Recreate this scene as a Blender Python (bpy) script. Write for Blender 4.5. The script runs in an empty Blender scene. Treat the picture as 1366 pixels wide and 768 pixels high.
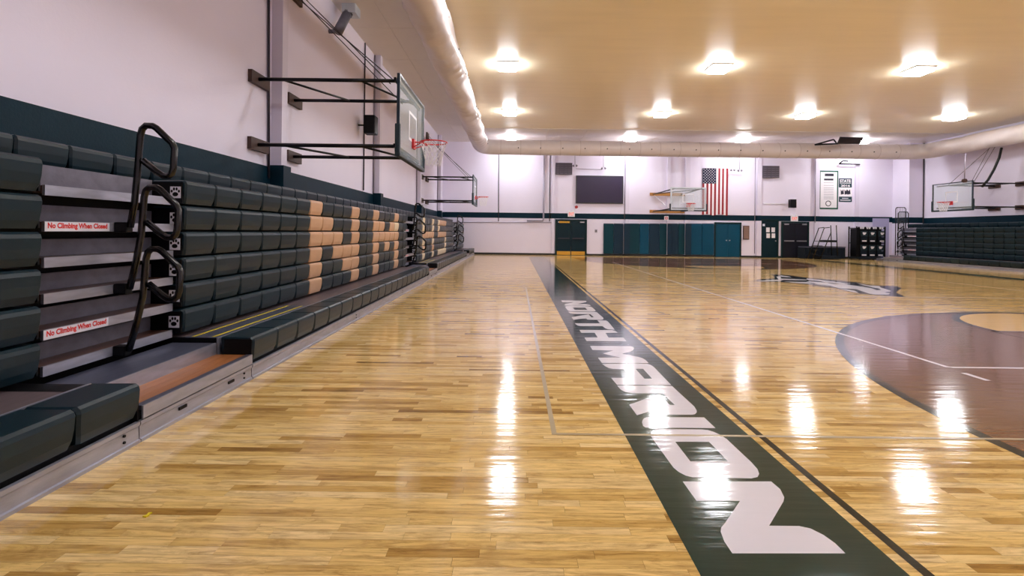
import bpy, bmesh, math, random
from mathutils import Vector, Matrix
from mathutils.geometry import tessellate_polygon

S = bpy.context.scene
COL = S.collection
random.seed(7)

# ------------------------------------------------------------------ camera
F, CX, CY, ROLL, H = 660.0, 687.0, 309.0, 0.0115, 1.37      # pixels in the 1366x768 frame, eye height in m
cam_d = bpy.data.cameras.new('camera'); cam = bpy.data.objects.new('camera', cam_d); COL.objects.link(cam)
cam_d.sensor_fit = 'HORIZONTAL'; cam_d.sensor_width = 36.0; cam_d.lens = 36.0*F/1366
cam_d.shift_x = (683-CX)/1366; cam_d.shift_y = (CY-384)/1366
cam_d.clip_start = 0.05; cam_d.clip_end = 200
cam.matrix_world = Matrix.Translation((0, 0, H)) @ Matrix.Rotation(math.pi/2, 4, 'X') @ Matrix.Rotation(ROLL, 4, 'Z')
S.camera = cam

# ------------------------------------------------------------------ world, exposure
w = bpy.data.worlds.new('world'); S.world = w; w.use_nodes = True
w.node_tree.nodes['Background'].inputs[0].default_value = (0.5, 0.5, 0.55, 1)
w.node_tree.nodes['Background'].inputs[1].default_value = 0.2
S.view_settings.view_transform = 'Standard'; S.view_settings.look = 'None'
S.view_settings.exposure = 0.08; S.view_settings.gamma = 1.0
S.view_settings.use_curve_mapping = False
LAMP = 96.0                                   # radiance of the ceiling diffusers
LAMP_COL = (0.94, 0.96, 1.0)

# ------------------------------------------------------------------ room numbers (metres)
XL, XR, YB, YF, ZC = -4.36, 23.45, 29.65, -1.4, 6.75
CXC, CYC = 8.8, 14.2                          # middle of the court

def uv(px, py):
    dx = px-CX; up = CY-py
    v = up+ROLL*dx; u = dx-ROLL*up
    return u, v
def P(px, py, Y):  u, v = uv(px, py); return Vector((u*Y/F, Y, H+v*Y/F))
def PX(px, py, X): u, v = uv(px, py); Y = X*F/u; return Vector((X, Y, H+v*Y/F))
def G(px, py, z=0.0): u, v = uv(px, py); Y = (z-H)*F/v; return Vector((u*Y/F, Y, z))
def BW(px, py, off=0.0): return P(px, py, YB-off)

# ------------------------------------------------------------------ materials
def srgb(r, g, b):
    f = lambda c: (c/255/12.92) if c/255 <= 0.04045 else ((c/255+0.055)/1.055)**2.4
    return (f(r), f(g), f(b), 1)
M = {}
def pm(name, rgb, rough=0.5, metal=0.0, var=0.12, scale=6.0, bump=0.0, bscale=60.0, coat=0.0, crough=0.05, stretch=(1,1,1), spec=0.5):
    m = bpy.data.materials.new(name); m.use_nodes = True
    nt = m.node_tree; N = nt.nodes; L = nt.links; b = N['Principled BSDF']
    c = srgb(*rgb)
    tc = N.new('ShaderNodeTexCoord'); mp = N.new('ShaderNodeMapping'); mp.inputs['Scale'].default_value = stretch
    L.new(tc.outputs['Object'], mp.inputs['Vector'])
    nz = N.new('ShaderNodeTexNoise'); nz.inputs['Scale'].default_value = scale; nz.inputs['Detail'].default_value = 5
    L.new(mp.outputs['Vector'], nz.inputs['Vector'])
    mx = N.new('ShaderNodeMix'); mx.data_type = 'RGBA'
    mx.inputs['A'].default_value = tuple(min(1, x*(1-var)) for x in c[:3])+(1,)
    mx.inputs['B'].default_value = tuple(min(1, x*(1+var)) for x in c[:3])+(1,)
    L.new(nz.outputs['Fac'], mx.inputs['Factor']); L.new(mx.outputs['Result'], b.inputs['Base Color'])
    b.inputs['Roughness'].default_value = rough; b.inputs['Metallic'].default_value = metal
    b.inputs['Specular IOR Level'].default_value = spec
    if coat: b.inputs['Coat Weight'].default_value = coat; b.inputs['Coat Roughness'].default_value = crough
    if bump:
        n2 = N.new('ShaderNodeTexNoise'); n2.inputs['Scale'].default_value = bscale; n2.inputs['Detail'].default_value = 3
        L.new(mp.outputs['Vector'], n2.inputs['Vector'])
        bp = N.new('ShaderNodeBump'); bp.inputs['Strength'].default_value = bump; bp.inputs['Distance'].default_value = 0.02
        L.new(n2.outputs['Fac'], bp.inputs['Height']); L.new(bp.outputs['Normal'], b.inputs['Normal'])
    if coat >= 1: floor_coat(nt, b)
    M[name] = m; return m
def floor_coat(nt, b):                        # lacquer: slight waves across the strips
    N = nt.nodes; L = nt.links
    ge = N.new('ShaderNodeNewGeometry'); mp = N.new('ShaderNodeMapping'); mp.inputs['Scale'].default_value = (0.7, 7.0, 1)
    L.new(ge.outputs['Position'], mp.inputs['Vector'])
    nz = N.new('ShaderNodeTexNoise'); nz.inputs['Scale'].default_value = 2.0; nz.inputs['Detail'].default_value = 3; L.new(mp.outputs['Vector'], nz.inputs['Vector'])
    bp = N.new('ShaderNodeBump'); bp.inputs['Strength'].default_value = 0.10; bp.inputs['Distance'].default_value = 0.02
    L.new(nz.outputs['Fac'], bp.inputs['Height']); L.new(bp.outputs['Normal'], b.inputs['Coat Normal'])
pm('wall', (230, 222, 240), 0.55, var=0.03, scale=1.2, bump=0.08, bscale=25)
pm('pilaster', (222, 214, 232), 0.5, var=0.03, scale=1.5)
pm('stripe', (2, 36, 50), 0.5, var=0.3, scale=5, bump=0.1, bscale=40, spec=0.15)
pm('ceiling', (246, 232, 202), 0.34, var=0.06, scale=1.5, bump=0.05, bscale=3, stretch=(0.25, 2.2, 1), spec=0.5)
pm('ceiling_panel', (226, 218, 214), 0.45, var=0.04, scale=2)
pm('base_black', (16, 18, 22), 0.5)
pm('slab', (80, 48, 22), 0.7)
pm('seat_green', (9, 34, 44), 0.34, var=0.15, scale=9, bump=0.03, bscale=300, spec=0.35)
pm('seat_tan', (206, 164, 130), 0.42, var=0.08, scale=9)
pm('seat_cream', (228, 208, 176), 0.42, var=0.08, scale=9)
pm('alu', (168, 170, 186), 0.35, metal=0.6, var=0.4, scale=7, bump=0.05, bscale=40, stretch=(1, 0.6, 3))
pm('alu_dull', (108, 106, 120), 0.5, metal=0.4, var=0.4, scale=9, bump=0.08, bscale=30)
pm('alu_top', (96, 100, 122), 0.4, metal=0.6, var=0.3, scale=8, bump=0.1, bscale=60, stretch=(6, 0.4, 1))
pm('deck_brown', (88, 56, 44), 0.35, var=0.35, scale=5, stretch=(4, 0.5, 1))
pm('deck_wood', (164, 104, 58), 0.35, var=0.4, scale=6, stretch=(5, 0.5, 1))
pm('deck_grey', (98, 84, 88), 0.45, var=0.3, scale=7, stretch=(4, 0.6, 1))
pm('black', (8, 8, 11), 0.5, var=0.2, spec=0.2)
pm('black_gloss', (7, 7, 9), 0.22, var=0.2, spec=0.5)
pm('steel_black', (12, 11, 16), 0.35, metal=0.0, spec=0.2)
pm('mount_wood', (66, 42, 34), 0.6, var=0.3)
pm('mount_oak', (170, 116, 52), 0.5, var=0.2)
pm('yellow', (226, 202, 30), 0.45, var=0.15, scale=30)
pm('white_plastic', (236, 234, 240), 0.4, var=0.03)
pm('sticker', (226, 226, 238), 0.35, var=0.04)
pm('red_ink', (214, 26, 26), 0.4, var=0.05)
pm('rim_red', (204, 30, 34), 0.35, var=0.1)
pm('net', (232, 228, 232), 0.7)
pm('pad_green', (8, 36, 44), 0.45, var=0.1)
pm('frame_silver', (200, 206, 214), 0.3, metal=0.5)
pm('frame_dark', (34, 46, 58), 0.35, metal=0.4)
pm('duct', (218, 206, 204), 0.36, var=0.06, scale=3, bump=0.5, bscale=3, stretch=(1, 1, 1))
pm('duct_hole', (30, 26, 26), 0.7)
pm('duct_seam', (176, 156, 150), 0.5)
pm('housing', (222, 220, 222), 0.4)
pm('screen', (54, 45, 66), 0.3, var=0.08, scale=2, spec=0.2)
pm('screen_frame', (30, 26, 36), 0.4)
pm('vent', (92, 84, 96), 0.5); pm('vent_dark', (52, 46, 58), 0.6)
pm('door_green', (2, 32, 42), 0.4, var=0.15, spec=0.2); pm('door_dark', (24, 24, 34), 0.4, var=0.15, spec=0.2)
pm('door_frame', (6, 38, 40), 0.4, spec=0.2)
pm('brass', (206, 158, 62), 0.32, metal=0.7, var=0.15)
pm('steel', (190, 188, 196), 0.3, metal=0.8)
pm('pad_teal', (0, 66, 92), 0.42, var=0.1, spec=0.2); pm('pad_dark', (20, 44, 62), 0.42, var=0.1, spec=0.2); pm('pad_deep', (2, 52, 64), 0.42, var=0.1, spec=0.2)
pm('board_brown', (132, 102, 92), 0.6, var=0.25, scale=20)
pm('paper', (238, 232, 236), 0.6, var=0.02)
pm('flag_red', (146, 14, 32), 0.7, var=0.1); pm('flag_white', (236, 230, 236), 0.7, var=0.03); pm('flag_blue', (8, 8, 50), 0.7, var=0.1)
pm('banner_green', (10, 78, 62), 0.55, var=0.1); pm('banner_navy', (16, 54, 66), 0.55, var=0.1)
pm('ink', (30, 26, 46), 0.6); pm('ink_grey', (150, 142, 156), 0.6)
pm('cloth_dark', (22, 30, 40), 0.75, var=0.3, spec=0.2)
pm('leaning_board', (170, 166, 204), 0.5, var=0.03)
pm('cable', (46, 36, 40), 0.5)
pm('pipe_grey', (150, 142, 156), 0.4, metal=0.3)
pm('paint_green', (3, 48, 46), 0.3, var=0.3, scale=9, coat=1.0, crough=0.10, spec=0.0)
pm('paint_dark', (6, 26, 30), 0.3, var=0.2, scale=9, coat=1.0, crough=0.10, spec=0.0)
pm('paint_white', (226, 222, 230), 0.3, var=0.03, coat=1.0, crough=0.10, spec=0.0)
pm('paint_tan', (170, 150, 110), 0.3, var=0.1, coat=1.0, crough=0.09)
pm('stain', (118, 80, 54), 0.3, var=0.25, scale=3, coat=1.0, crough=0.10, spec=0.0, stretch=(0.4, 12, 1))
pm('light_wood', (226, 184, 116), 0.3, var=0.18, scale=3, coat=1.0, crough=0.10, spec=0.0, stretch=(0.4, 12, 1))

def wood_floor():
    m = bpy.data.materials.new('maple_floor'); m.use_nodes = True; nt = m.node_tree; N = nt.nodes; L = nt.links; b = N['Principled BSDF']
    at = N.new('ShaderNodeAttribute'); at.attribute_name = 'tone'
    r = N.new('ShaderNodeValToRGB'); e = r.color_ramp.elements
    e[0].position = 0.0; e[0].color = srgb(138, 100, 44); e[1].position = 1.0; e[1].color = srgb(244, 214, 152)
    for p, c in ((0.14, (180, 138, 68)), (0.4, (214, 174, 98)), (0.7, (240, 204, 130))):
        q = e.new(p); q.color = srgb(*c)
    L.new(at.outputs['Fac'], r.inputs['Fac'])
    ge = N.new('ShaderNodeNewGeometry'); mp = N.new('ShaderNodeMapping'); mp.inputs['Scale'].default_value = (1.6, 26, 1)
    L.new(ge.outputs['Position'], mp.inputs['Vector'])
    ad = N.new('ShaderNodeVectorMath'); ad.operation = 'ADD'
    mu = N.new('ShaderNodeVectorMath'); mu.operation = 'SCALE'; mu.inputs[0].default_value = (37, 19, 5); L.new(at.outputs['Fac'], mu.inputs['Scale'])
    L.new(mp.outputs['Vector'], ad.inputs[0]); L.new(mu.outputs['Vector'], ad.inputs[1])
    nz = N.new('ShaderNodeTexNoise'); nz.inputs['Scale'].default_value = 2.2; nz.inputs['Detail'].default_value = 6; nz.inputs['Roughness'].default_value = 0.65
    L.new(ad.outputs['Vector'], nz.inputs['Vector'])
    r2 = N.new('ShaderNodeValToRGB'); r2.color_ramp.elements[0].position = 0.28; r2.color_ramp.elements[0].color = (0.34, 0.24, 0.15, 1)
    r2.color_ramp.elements[1].position = 0.56; r2.color_ramp.elements[1].color = (1, 1, 1, 1)
    L.new(nz.outputs['Fac'], r2.inputs['Fac'])
    mx = N.new('ShaderNodeMix'); mx.data_type = 'RGBA'; mx.blend_type = 'MULTIPLY'; mx.inputs['Factor'].default_value = 0.6
    L.new(r.outputs['Color'], mx.inputs['A']); L.new(r2.outputs['Color'], mx.inputs['B'])
    mp2 = N.new('ShaderNodeMapping'); mp2.inputs['Scale'].default_value = (3.0, 20, 1); L.new(ge.outputs['Position'], mp2.inputs['Vector'])
    ad2 = N.new('ShaderNodeVectorMath'); ad2.operation = 'ADD'; L.new(mp2.outputs['Vector'], ad2.inputs[0]); L.new(mu.outputs['Vector'], ad2.inputs[1])
    n3 = N.new('ShaderNodeTexNoise'); n3.inputs['Scale'].default_value = 1.0; n3.inputs['Detail'].default_value = 8; n3.inputs['Roughness'].default_value = 0.75; n3.inputs['Distortion'].default_value = 1.2
    L.new(ad2.outputs['Vector'], n3.inputs['Vector'])
    r3 = N.new('ShaderNodeValToRGB'); r3.color_ramp.elements[0].position = 0.47; r3.color_ramp.elements[0].color = (1, 1, 1, 1)
    r3.color_ramp.elements[1].position = 0.68; r3.color_ramp.elements[1].color = (0.36, 0.25, 0.11, 1)
    L.new(n3.outputs['Fac'], r3.inputs['Fac'])
    m3 = N.new('ShaderNodeMix'); m3.data_type = 'RGBA'; m3.blend_type = 'MULTIPLY'; m3.inputs['Factor'].default_value = 0.72
    L.new(mx.outputs['Result'], m3.inputs['A']); L.new(r3.outputs['Color'], m3.inputs['B'])
    L.new(m3.outputs['Result'], b.inputs['Base Color'])
    b.inputs['Roughness'].default_value = 0.3
    b.inputs['Coat Weight'].default_value = 1.0; b.inputs['Coat Roughness'].default_value = 0.10
    b.inputs['Specular IOR Level'].default_value = 0.0
    floor_coat(nt, b)
    M['maple'] = m
wood_floor()
def glass():
    m = bpy.data.materials.new('board_glass'); m.use_nodes = True; nt = m.node_tree; N = nt.nodes; L = nt.links
    N.remove(N['Principled BSDF'])
    t = N.new('ShaderNodeBsdfTransparent'); t.inputs[0].default_value = (0.94, 0.975, 0.98, 1)
    g = N.new('ShaderNodeBsdfGlossy'); g.inputs['Roughness'].default_value = 0.05
    d = N.new('ShaderNodeBsdfDiffuse'); d.inputs[0].default_value = (0.82, 0.92, 0.96, 1)
    a = N.new('ShaderNodeMixShader'); a.inputs[0].default_value = 0.14; L.new(t.outputs[0], a.inputs[1]); L.new(d.outputs[0], a.inputs[2])
    x = N.new('ShaderNodeMixShader'); x.inputs[0].default_value = 0.07; L.new(a.outputs[0], x.inputs[1]); L.new(g.outputs[0], x.inputs[2])
    L.new(x.outputs[0], N['Material Output'].inputs[0]); M['glass'] = m
glass()
def emit(name, col, s):
    m = bpy.data.materials.new(name); m.use_nodes = True; nt = m.node_tree; N = nt.nodes
    N.remove(N['Principled BSDF']); e = N.new('ShaderNodeEmission')
    e.inputs[0].default_value = (*col, 1); e.inputs[1].default_value = s
    nt.links.new(e.outputs[0], N['Material Output'].inputs[0]); M[name] = m
emit('lamp', LAMP_COL, LAMP)
emit('exit_glow', (1.0, 0.14, 0.1), 1.0)

# ------------------------------------------------------------------ mesh helpers
W = {}                                        # world position of each object's origin
def reg(o, parent, loc):
    COL.objects.link(o); loc = Vector(loc); W[o] = loc
    if parent is not None: o.parent = parent; o.location = loc-W[parent]
    else: o.location = loc
    return o
def tag(o, label=None, cat=None, group=None, kind=None):
    if label: o['label'] = label
    if cat: o['category'] = cat
    if group: o['group'] = group
    if kind: o['kind'] = kind
    return o
def thing(name, label, cat, loc, group=None):
    return tag(reg(bpy.data.objects.new(name, None), None, loc), label, cat, group)
class MB:
    def __init__(s): s.v = []; s.f = []; s.sm = False
    def box(s, x0, x1, y0, y1, z0, z1):
        x0, x1 = sorted((x0, x1)); y0, y1 = sorted((y0, y1)); z0, z1 = sorted((z0, z1)); n = len(s.v)
        s.v += [Vector(p) for p in ((x0,y0,z0),(x1,y0,z0),(x1,y1,z0),(x0,y1,z0),(x0,y0,z1),(x1,y0,z1),(x1,y1,z1),(x0,y1,z1))]
        s.f += [tuple(n+i for i in q) for q in ((0,3,2,1),(4,5,6,7),(0,1,5,4),(1,2,6,5),(2,3,7,6),(3,0,4,7))]
        return s
    def poly(s, loops, fn):                   # flat polygon with holes, 2-D loops mapped by fn
        L3 = [[Vector((a, b, 0)) for a, b in l] for l in loops]; n = len(s.v)
        for l in loops: s.v += [Vector(fn(a, b)) for a, b in l]
        s.f += [tuple(n+i for i in t) for t in tessellate_polygon(L3)]
        return s
    def prism(s, prof, fn, t0, t1):           # profile (a,b) swept from t0 to t1 through fn(a,b,t)
        n = len(s.v); k = len(prof)
        for t in (t0, t1): s.v += [Vector(fn(a, b, t)) for a, b in prof]
        for i in range(k): j = (i+1) % k; s.f.append((n+i, n+j, n+k+j, n+k+i))
        for t in tessellate_polygon([[Vector((a, b, 0)) for a, b in prof]]):
            s.f.append(tuple(n+i for i in t)); s.f.append(tuple(n+k+i for i in reversed(t)))
        return s
    def tube(s, pts, r, seg=8, closed=False, caps=True):
        pts = [Vector(p) for p in pts]; n = len(s.v); m = len(pts); up = None
        for i, p in enumerate(pts):
            if closed: d = (pts[(i+1) % m]-pts[i-1]).normalized()
            elif i == 0: d = (pts[1]-p).normalized()
            elif i == m-1: d = (p-pts[-2]).normalized()
            else: d = ((pts[i+1]-p).normalized()+(p-pts[i-1]).normalized()).normalized()
            if up is None: up = Vector((0, 0, 1)) if abs(d.z) < 0.9 else Vector((0, 1, 0))
            a = (up-d*up.dot(d)).normalized(); b = d.cross(a); up = a
            rr = r[i] if isinstance(r, (list, tuple)) else r
            s.v += [p+a*(rr*math.cos(2*math.pi*k/seg))+b*(rr*math.sin(2*math.pi*k/seg)) for k in range(seg)]
        for i in range(m if closed else m-1):
            j = (i+1) % m
            for k in range(seg):
                l = (k+1) % seg; s.f.append((n+i*seg+k, n+i*seg+l, n+j*seg+l, n+j*seg+k))
        if caps and not closed:
            s.f.append(tuple(n+k for k in reversed(range(seg)))); s.f.append(tuple(n+(m-1)*seg+k for k in range(seg)))
        return s
    def disc(s, c, r, axis='y', seg=14, th=0.01, sx=1, sz=1):
        c = Vector(c); prof = [(r*sx*math.cos(2*math.pi*k/seg), r*sz*math.sin(2*math.pi*k/seg)) for k in range(seg)]
        f = {'y': lambda a, b, t: c+Vector((a, t, b)), 'x': lambda a, b, t: c+Vector((t, a, b)), 'z': lambda a, b, t: c+Vector((a, b, t))}[axis]
        return s.prism(prof, f, -th/2, th/2)
    def mesh(s, name, mat, org=(0, 0, 0), bevel=0.0, smooth=False):
        o = Vector(org); me = bpy.data.meshes.new(name)
        me.from_pydata([tuple(p-o) for p in s.v], [], s.f)
        bm = bmesh.new(); bm.from_mesh(me)
        if bevel: bmesh.ops.bevel(bm, geom=[e for e in bm.edges if len(e.link_faces) == 2 and e.calc_face_angle(0) > 0.5], offset=bevel, segments=2, affect='EDGES', profile=0.7)
        bmesh.ops.recalc_face_normals(bm, faces=bm.faces); bm.to_mesh(me); bm.free()
        me.materials.append(M[mat])
        if smooth:
            for p in me.polygons: p.use_smooth = True
        return me
    def build(s, name, mat, parent=None, bevel=0.0, smooth=False):
        lo = Vector([min(p[i] for p in s.v) for i in range(3)]); hi = Vector([max(p[i] for p in s.v) for i in range(3)])
        c = (lo+hi)/2
        if parent is None: c.z = lo.z
        return reg(bpy.data.objects.new(name, s.mesh(name, mat, c, bevel, smooth)), parent, c)
def box(name, mat, parent, *a, bevel=0.0): return MB().box(*a).build(name, mat, parent, bevel)
def tube(name, mat, parent, pts, r, seg=8, closed=False): return MB().tube(pts, r, seg, closed).build(name, mat, parent, smooth=True)
def inst(name, me, parent, loc): return reg(bpy.data.objects.new(name, me), parent, loc)
def text_part(name, body, mat, parent, fn, width=None, height=None, bold=0.0):
    cu = bpy.data.curves.new('lettering', 'FONT'); cu.body = body; cu.size = 1.0; cu.offset = bold; cu.resolution_u = 3
    ob = bpy.data.objects.new('lettering', cu); me = bpy.data.meshes.new_from_object(ob)
    xs = [v.co.x for v in me.vertices]; ys = [v.co.y for v in me.vertices]
    x0, x1, y0, y1 = min(xs), max(xs), min(ys), max(ys)
    sx = width/(x1-x0); sy = height/(y1-y0)
    mb = MB(); mb.v = [Vector(fn((v.co.x-x0)*sx, (v.co.y-y0)*sy)) for v in me.vertices]; mb.f = [tuple(p.vertices) for p in me.polygons]
    bpy.data.objects.remove(ob); bpy.data.curves.remove(cu); bpy.data.meshes.remove(me)
    return mb.build(name, mat, parent)
def struct(o): o['kind'] = 'structure'; return o

# ------------------------------------------------------------------ floor
floor = struct(MB().box(XL-0.2, XR+0.2, YF-0.2, YB+0.2, -0.12, -0.012).build('floor', 'slab'))
PW = 0.057
me_v, me_f, tones = [], [], []
near = []
y = YF; row = 0
while y < YB:
    x = XL-random.random()*0.8
    while x < XR:
        l = random.choice((0.2, 0.3, 0.4, 0.5, 0.55, 0.7, 0.85, 1.1))*random.uniform(0.9, 1.15)
        a, b = max(x, XL), min(x+l, XR); g = 0.0005
        t = min(1, max(0, random.gauss(0.66, 0.2))); t = random.uniform(0.05, 0.25) if random.random() < 0.07 else t
        if b > a:
            cx, cy = (a+b)/2, y+PW/2
            vis = 1.9 < cy < 4.35 and abs(cx) < cy*1.0+0.15 and cx > -2.4 and not (0.76 < a and b < 1.6) and cx < 3.3
            if vis and len(near) < 300: near.append((a+g, b-g, y+g, y+PW-g, t))
            else:
                n = len(me_v); me_v += [(a+g, y+g, 0), (b-g, y+g, 0), (b-g, y+PW-g, 0), (a+g, y+PW-g, 0)]; me_f.append((n, n+1, n+2, n+3)); tones.append(t)
        x += l
    y += PW; row += 1
def tone_attr(me, vals):
    at = me.attributes.new('tone', 'FLOAT', 'FACE'); at.data.foreach_set('value', vals)
me = bpy.data.meshes.new('floor_planks'); me.from_pydata([Vector(v)-W[floor] for v in me_v], [], me_f); tone_attr(me, tones); me.materials.append(M['maple'])
o = reg(bpy.data.objects.new('floor_planks', me), floor, W[floor]); o['kind'] = 'stuff'
for a, b, c, d, t in near:
    mb = MB().box(a, b, c, d, -0.012, 0.0); o = mb.build('plank', 'maple', floor); tone_attr(o.data, [t]*len(o.data.polygons))

def fl(z): return lambda a, b: (a, b, z)
def floor_rect(name, mat, parent, x0, x1, y0, y1, z): return MB().poly([[(x0,y0),(x1,y0),(x1,y1),(x0,y1)]], fl(z)).build(name, mat, parent)
Z1, Z2, Z3, Z4, Z5 = 0.0006, 0.0010, 0.0014, 0.0018, 0.0022
# stained three-point areas, both ends
def arc_area(sgn):
    yb = CYC-sgn*11.2; A, B = 5.62, 6.04
    def arc(a, b, n=48): return [(CXC-a*math.cos(math.pi*k/n), yb+sgn*b*math.sin(math.pi*k/n)) for k in range(n+1)]
    yend = yb-sgn*1.55
    o1 = arc(A, B); MB().poly([[(CXC-A, yend)]+o1+[(CXC+A, yend)]], fl(Z1)).build('stained_area', 'stain', floor)
    i1 = arc(A-0.09, B-0.11)
    MB().poly([[(CXC-A, yend)]+o1+[(CXC+A, yend), (CXC+A-0.09, yend)]+i1[::-1]+[(CXC-A+0.09, yend)]], fl(Z3)).build('three_point_line', 'paint_dark', floor)
    yf = yb+sgn*4.2; R = 1.83
    def half(r): return [(CXC-r*math.cos(math.pi*k/32), yf+sgn*r*math.sin(math.pi*k/32)) for k in range(33)]
    MB().poly([half(R)], fl(Z2)).build('free_throw_circle', 'light_wood', floor)
    MB().poly([half(R)+half(R-0.11)[::-1]], fl(Z4)).build('free_throw_line', 'paint_dark', floor)
    floor_rect('free_throw_line', 'paint_dark', floor, CXC-R, CXC+R, yf-0.03, yf+0.03, Z4)
    for sx in (-1, 1): floor_rect('lane_line', 'paint_dark', floor, CXC+sx*R-0.025, CXC+sx*R+0.025, min(yf, yend), max(yf, yend), Z4)
arc_area(1); arc_area(-1)
band = tag(floor_rect('painted_band', 'paint_green', floor, 0.76, 1.61, 1.2, 27.0, Z2), 'dark green sideline band with white lettering')
floor_rect('sideline', 'paint_dark', floor, 1.665, 1.712, 1.4, 27.3, Z2)
floor_rect('sideline', 'paint_dark', floor, 15.9, 16.02, 1.4, 27.3, Z2)
floor_rect('baseline', 'paint_dark', floor, 1.665, 16.02, 26.95, 27.3, Z3)
floor_rect('border_band', 'paint_green', floor, 16.25, 16.9, 1.2, 27.0, Z2)
floor_rect('volleyball_line', 'paint_white', floor, 4.53, 4.585, 5.19, 23.2, Z4)
floor_rect('volleyball_line', 'paint_white', floor, 13.02, 13.07, 5.19, 23.2, Z4)
for yy in (5.19, 23.2, 11.15, 17.2): floor_rect('volleyball_line', 'paint_white', floor, 4.585, 13.02, yy-0.025, yy+0.025, Z4)
floor_rect('practice_line', 'paint_tan', floor, 0.265, 0.3, 3.36, 12.2, Z4)
floor_rect('practice_line', 'paint_tan', floor, 0.265, 12.0, 3.345, 3.375, Z5)
floor_rect('tick_mark', 'paint_white', floor, 4.5, 4.56, 4.72, 4.98, Z5)
# lettering of the band, traced per letter as outlines on the floor
def tr(pts, sc, ox, oy): return [tuple(G(ox+a/sc, oy+b/sc)[:2]) for a, b in pts]
N_ = tr([(140,193),(680,193),(735,240),(760,290),(755,315),(668,463),(850,465),(920,480),(1000,520),(1070,570),(1133,632),(443,632),(395,560),(372,500),(375,475),(400,445),(490,312),(225,312)], 4.573, 880, 600)
z3 = (5.486, 820, 520)
O_ = tr([(265,320),(275,300),(300,289),(340,287),(640,290),(680,294),(720,306),(770,328),(820,360),(1000,530),(1045,580),(1057,615),(1045,638),(1000,648),(620,642),(570,640),(520,628),(470,602),(430,570),(300,390),(270,345)], *z3)
Oh = tr([(443,380),(690,380),(828,523),(553,523)], *z3)
I_ = tr([(200,240),(204,222),(214,208),(235,200),(655,202),(738,280),(225,275),(208,264)], *z3)
z2 = (6.4, 780, 450)
R_ = tr([(275,410),(745,415),(935,590),(955,622),(956,640),(940,656),(915,660),(715,660),(685,652),(668,636),(650,616),(560,630),(445,665),(380,575),(530,520),(620,492),(645,490),(725,577),(768,577),(670,480),(440,477),(390,473),(350,466),(310,448)], *z2)
A_ = tr([(147,225),(530,225),(562,234),(590,252),(740,408),(275,404),(225,345),(388,345),(335,273),(240,268),(205,262),(175,247)], *z2)
Ah = tr([(433,268),(498,268),(575,352),(510,352)], *z2)
M_ = tr([(45,72),(390,75),(412,82),(420,94),(412,110),(385,123),(320,140),(450,165),(490,176),(520,193),(547,220),(145,217),(113,173),(305,172),(155,138),(245,112),(65,107)], *z2)
z1 = (9.6, 740, 395)
T_ = tr([(545,308),(655,312),(680,324),(700,345),(770,430),(680,424),(650,412),(610,383),(330,383),(295,376),(275,364),(258,346),(580,348)], *z1)
H_ = tr([(315,432),(735,435),(775,446),(810,468),(650,470),(690,530),(880,530),(918,578),(408,575),(380,530),(550,528),(510,468),(340,468)], *z1)
def refit(loops, ya, yb):                      # the same glyph moved along the band
    ys = [q[1] for q in loops[0]]; lo, hi = min(ys), max(ys)
    return [[(x, ya+(y-lo)*(yb-ya)/(hi-lo)) for x, y in l] for l in loops]
yN0, yN1 = G(770, 407.8).y, G(770, 400.8).y
yO0, yO1 = G(775, 415.4).y, G(775, 408.2).y
yR0, yR1 = G(785, 426.8).y, G(785, 416.0).y
for nm, loops in (('N', refit([N_], yN0, yN1)), ('O', refit([O_, Oh], yO0, yO1)), ('R', refit([R_], yR0, yR1)), ('T', [T_]), ('H', [H_]),
                  ('M', [M_]), ('A', [A_, Ah]), ('R', [R_]), ('I', [I_]), ('O', [O_, Oh]), ('N', [N_])):
    tag(MB().poly(loops, fl(Z3)).build('letter', 'paint_white', band), 'white painted letter %s' % nm)
# emblem at the middle of the court
ea = lambda pts: tr(pts, 12.42, 1000, 360); eb = lambda pts: tr(pts, 12.42, 1110, 360)
emb = tag(MB().poly([ea([(50,182),(140,158),(230,150),(410,140),(400,95),(310,72),(490,76),(700,92),(940,128),(1366,160)])+eb([(400,205),(640,250),(900,262),(1080,268),(1150,300),(1090,345),(1060,375),(1230,452),(1000,435),(720,415),(560,400),(420,385),(280,360),(60,302)])+ea([(1300,290),(1130,270),(940,240),(700,215),(450,200),(150,195)])], fl(Z3)).build('court_emblem', 'paint_dark', floor), 'black and white emblem at middle of court')
for lp in (ea([(130,178),(480,158),(440,110),(520,105),(520,140),(940,160),(940,172),(560,165),(500,185),(200,190)]),
           ea([(500,85),(660,110),(690,125),(530,115)]), ea([(560,190),(940,200),(1120,225),(1000,235),(700,210)]),
           ea([(945,140),(1366,190)])+eb([(330,235),(20,235)])+ea([(1150,180),(945,160)]),
           ea([(945,190),(1366,215)])+eb([(400,262),(640,300),(740,335),(810,330),(780,310),(560,265),(400,215),(600,255),(790,265),(800,290),(900,320),(980,350),(870,372),(960,385),(930,410),(720,408),(620,395),(400,320),(100,300),(0,270)])+ea([(1120,240),(945,205)]),
           eb([(120,305),(380,345),(440,385),(280,352)])):
    MB().poly([lp], fl(Z4)).build('emblem_fill', 'paint_white', emb)
q = G(881.5, 417)
tag(MB().poly([[(q.x-0.055, q.y+0.1), (q.x-0.015, q.y+0.12), (q.x+0.06, q.y-0.09), (q.x+0.02, q.y-0.12)]], fl(Z5)).build('tape_mark', 'black', floor), 'short dark tape mark on the court')
q = G(196, 688)
mb = MB(); mb.prism([(q.x-0.012,q.y-0.012),(q.x+0.006,q.y-0.014),(q.x+0.012,q.y+0.0),(q.x+0.004,q.y+0.008),(q.x+0.008,q.y+0.024),(q.x-0.008,q.y+0.02),(q.x-0.004,q.y+0.004)], lambda a, b, t: (a, b, t), 0.0002, 0.006)
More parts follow.
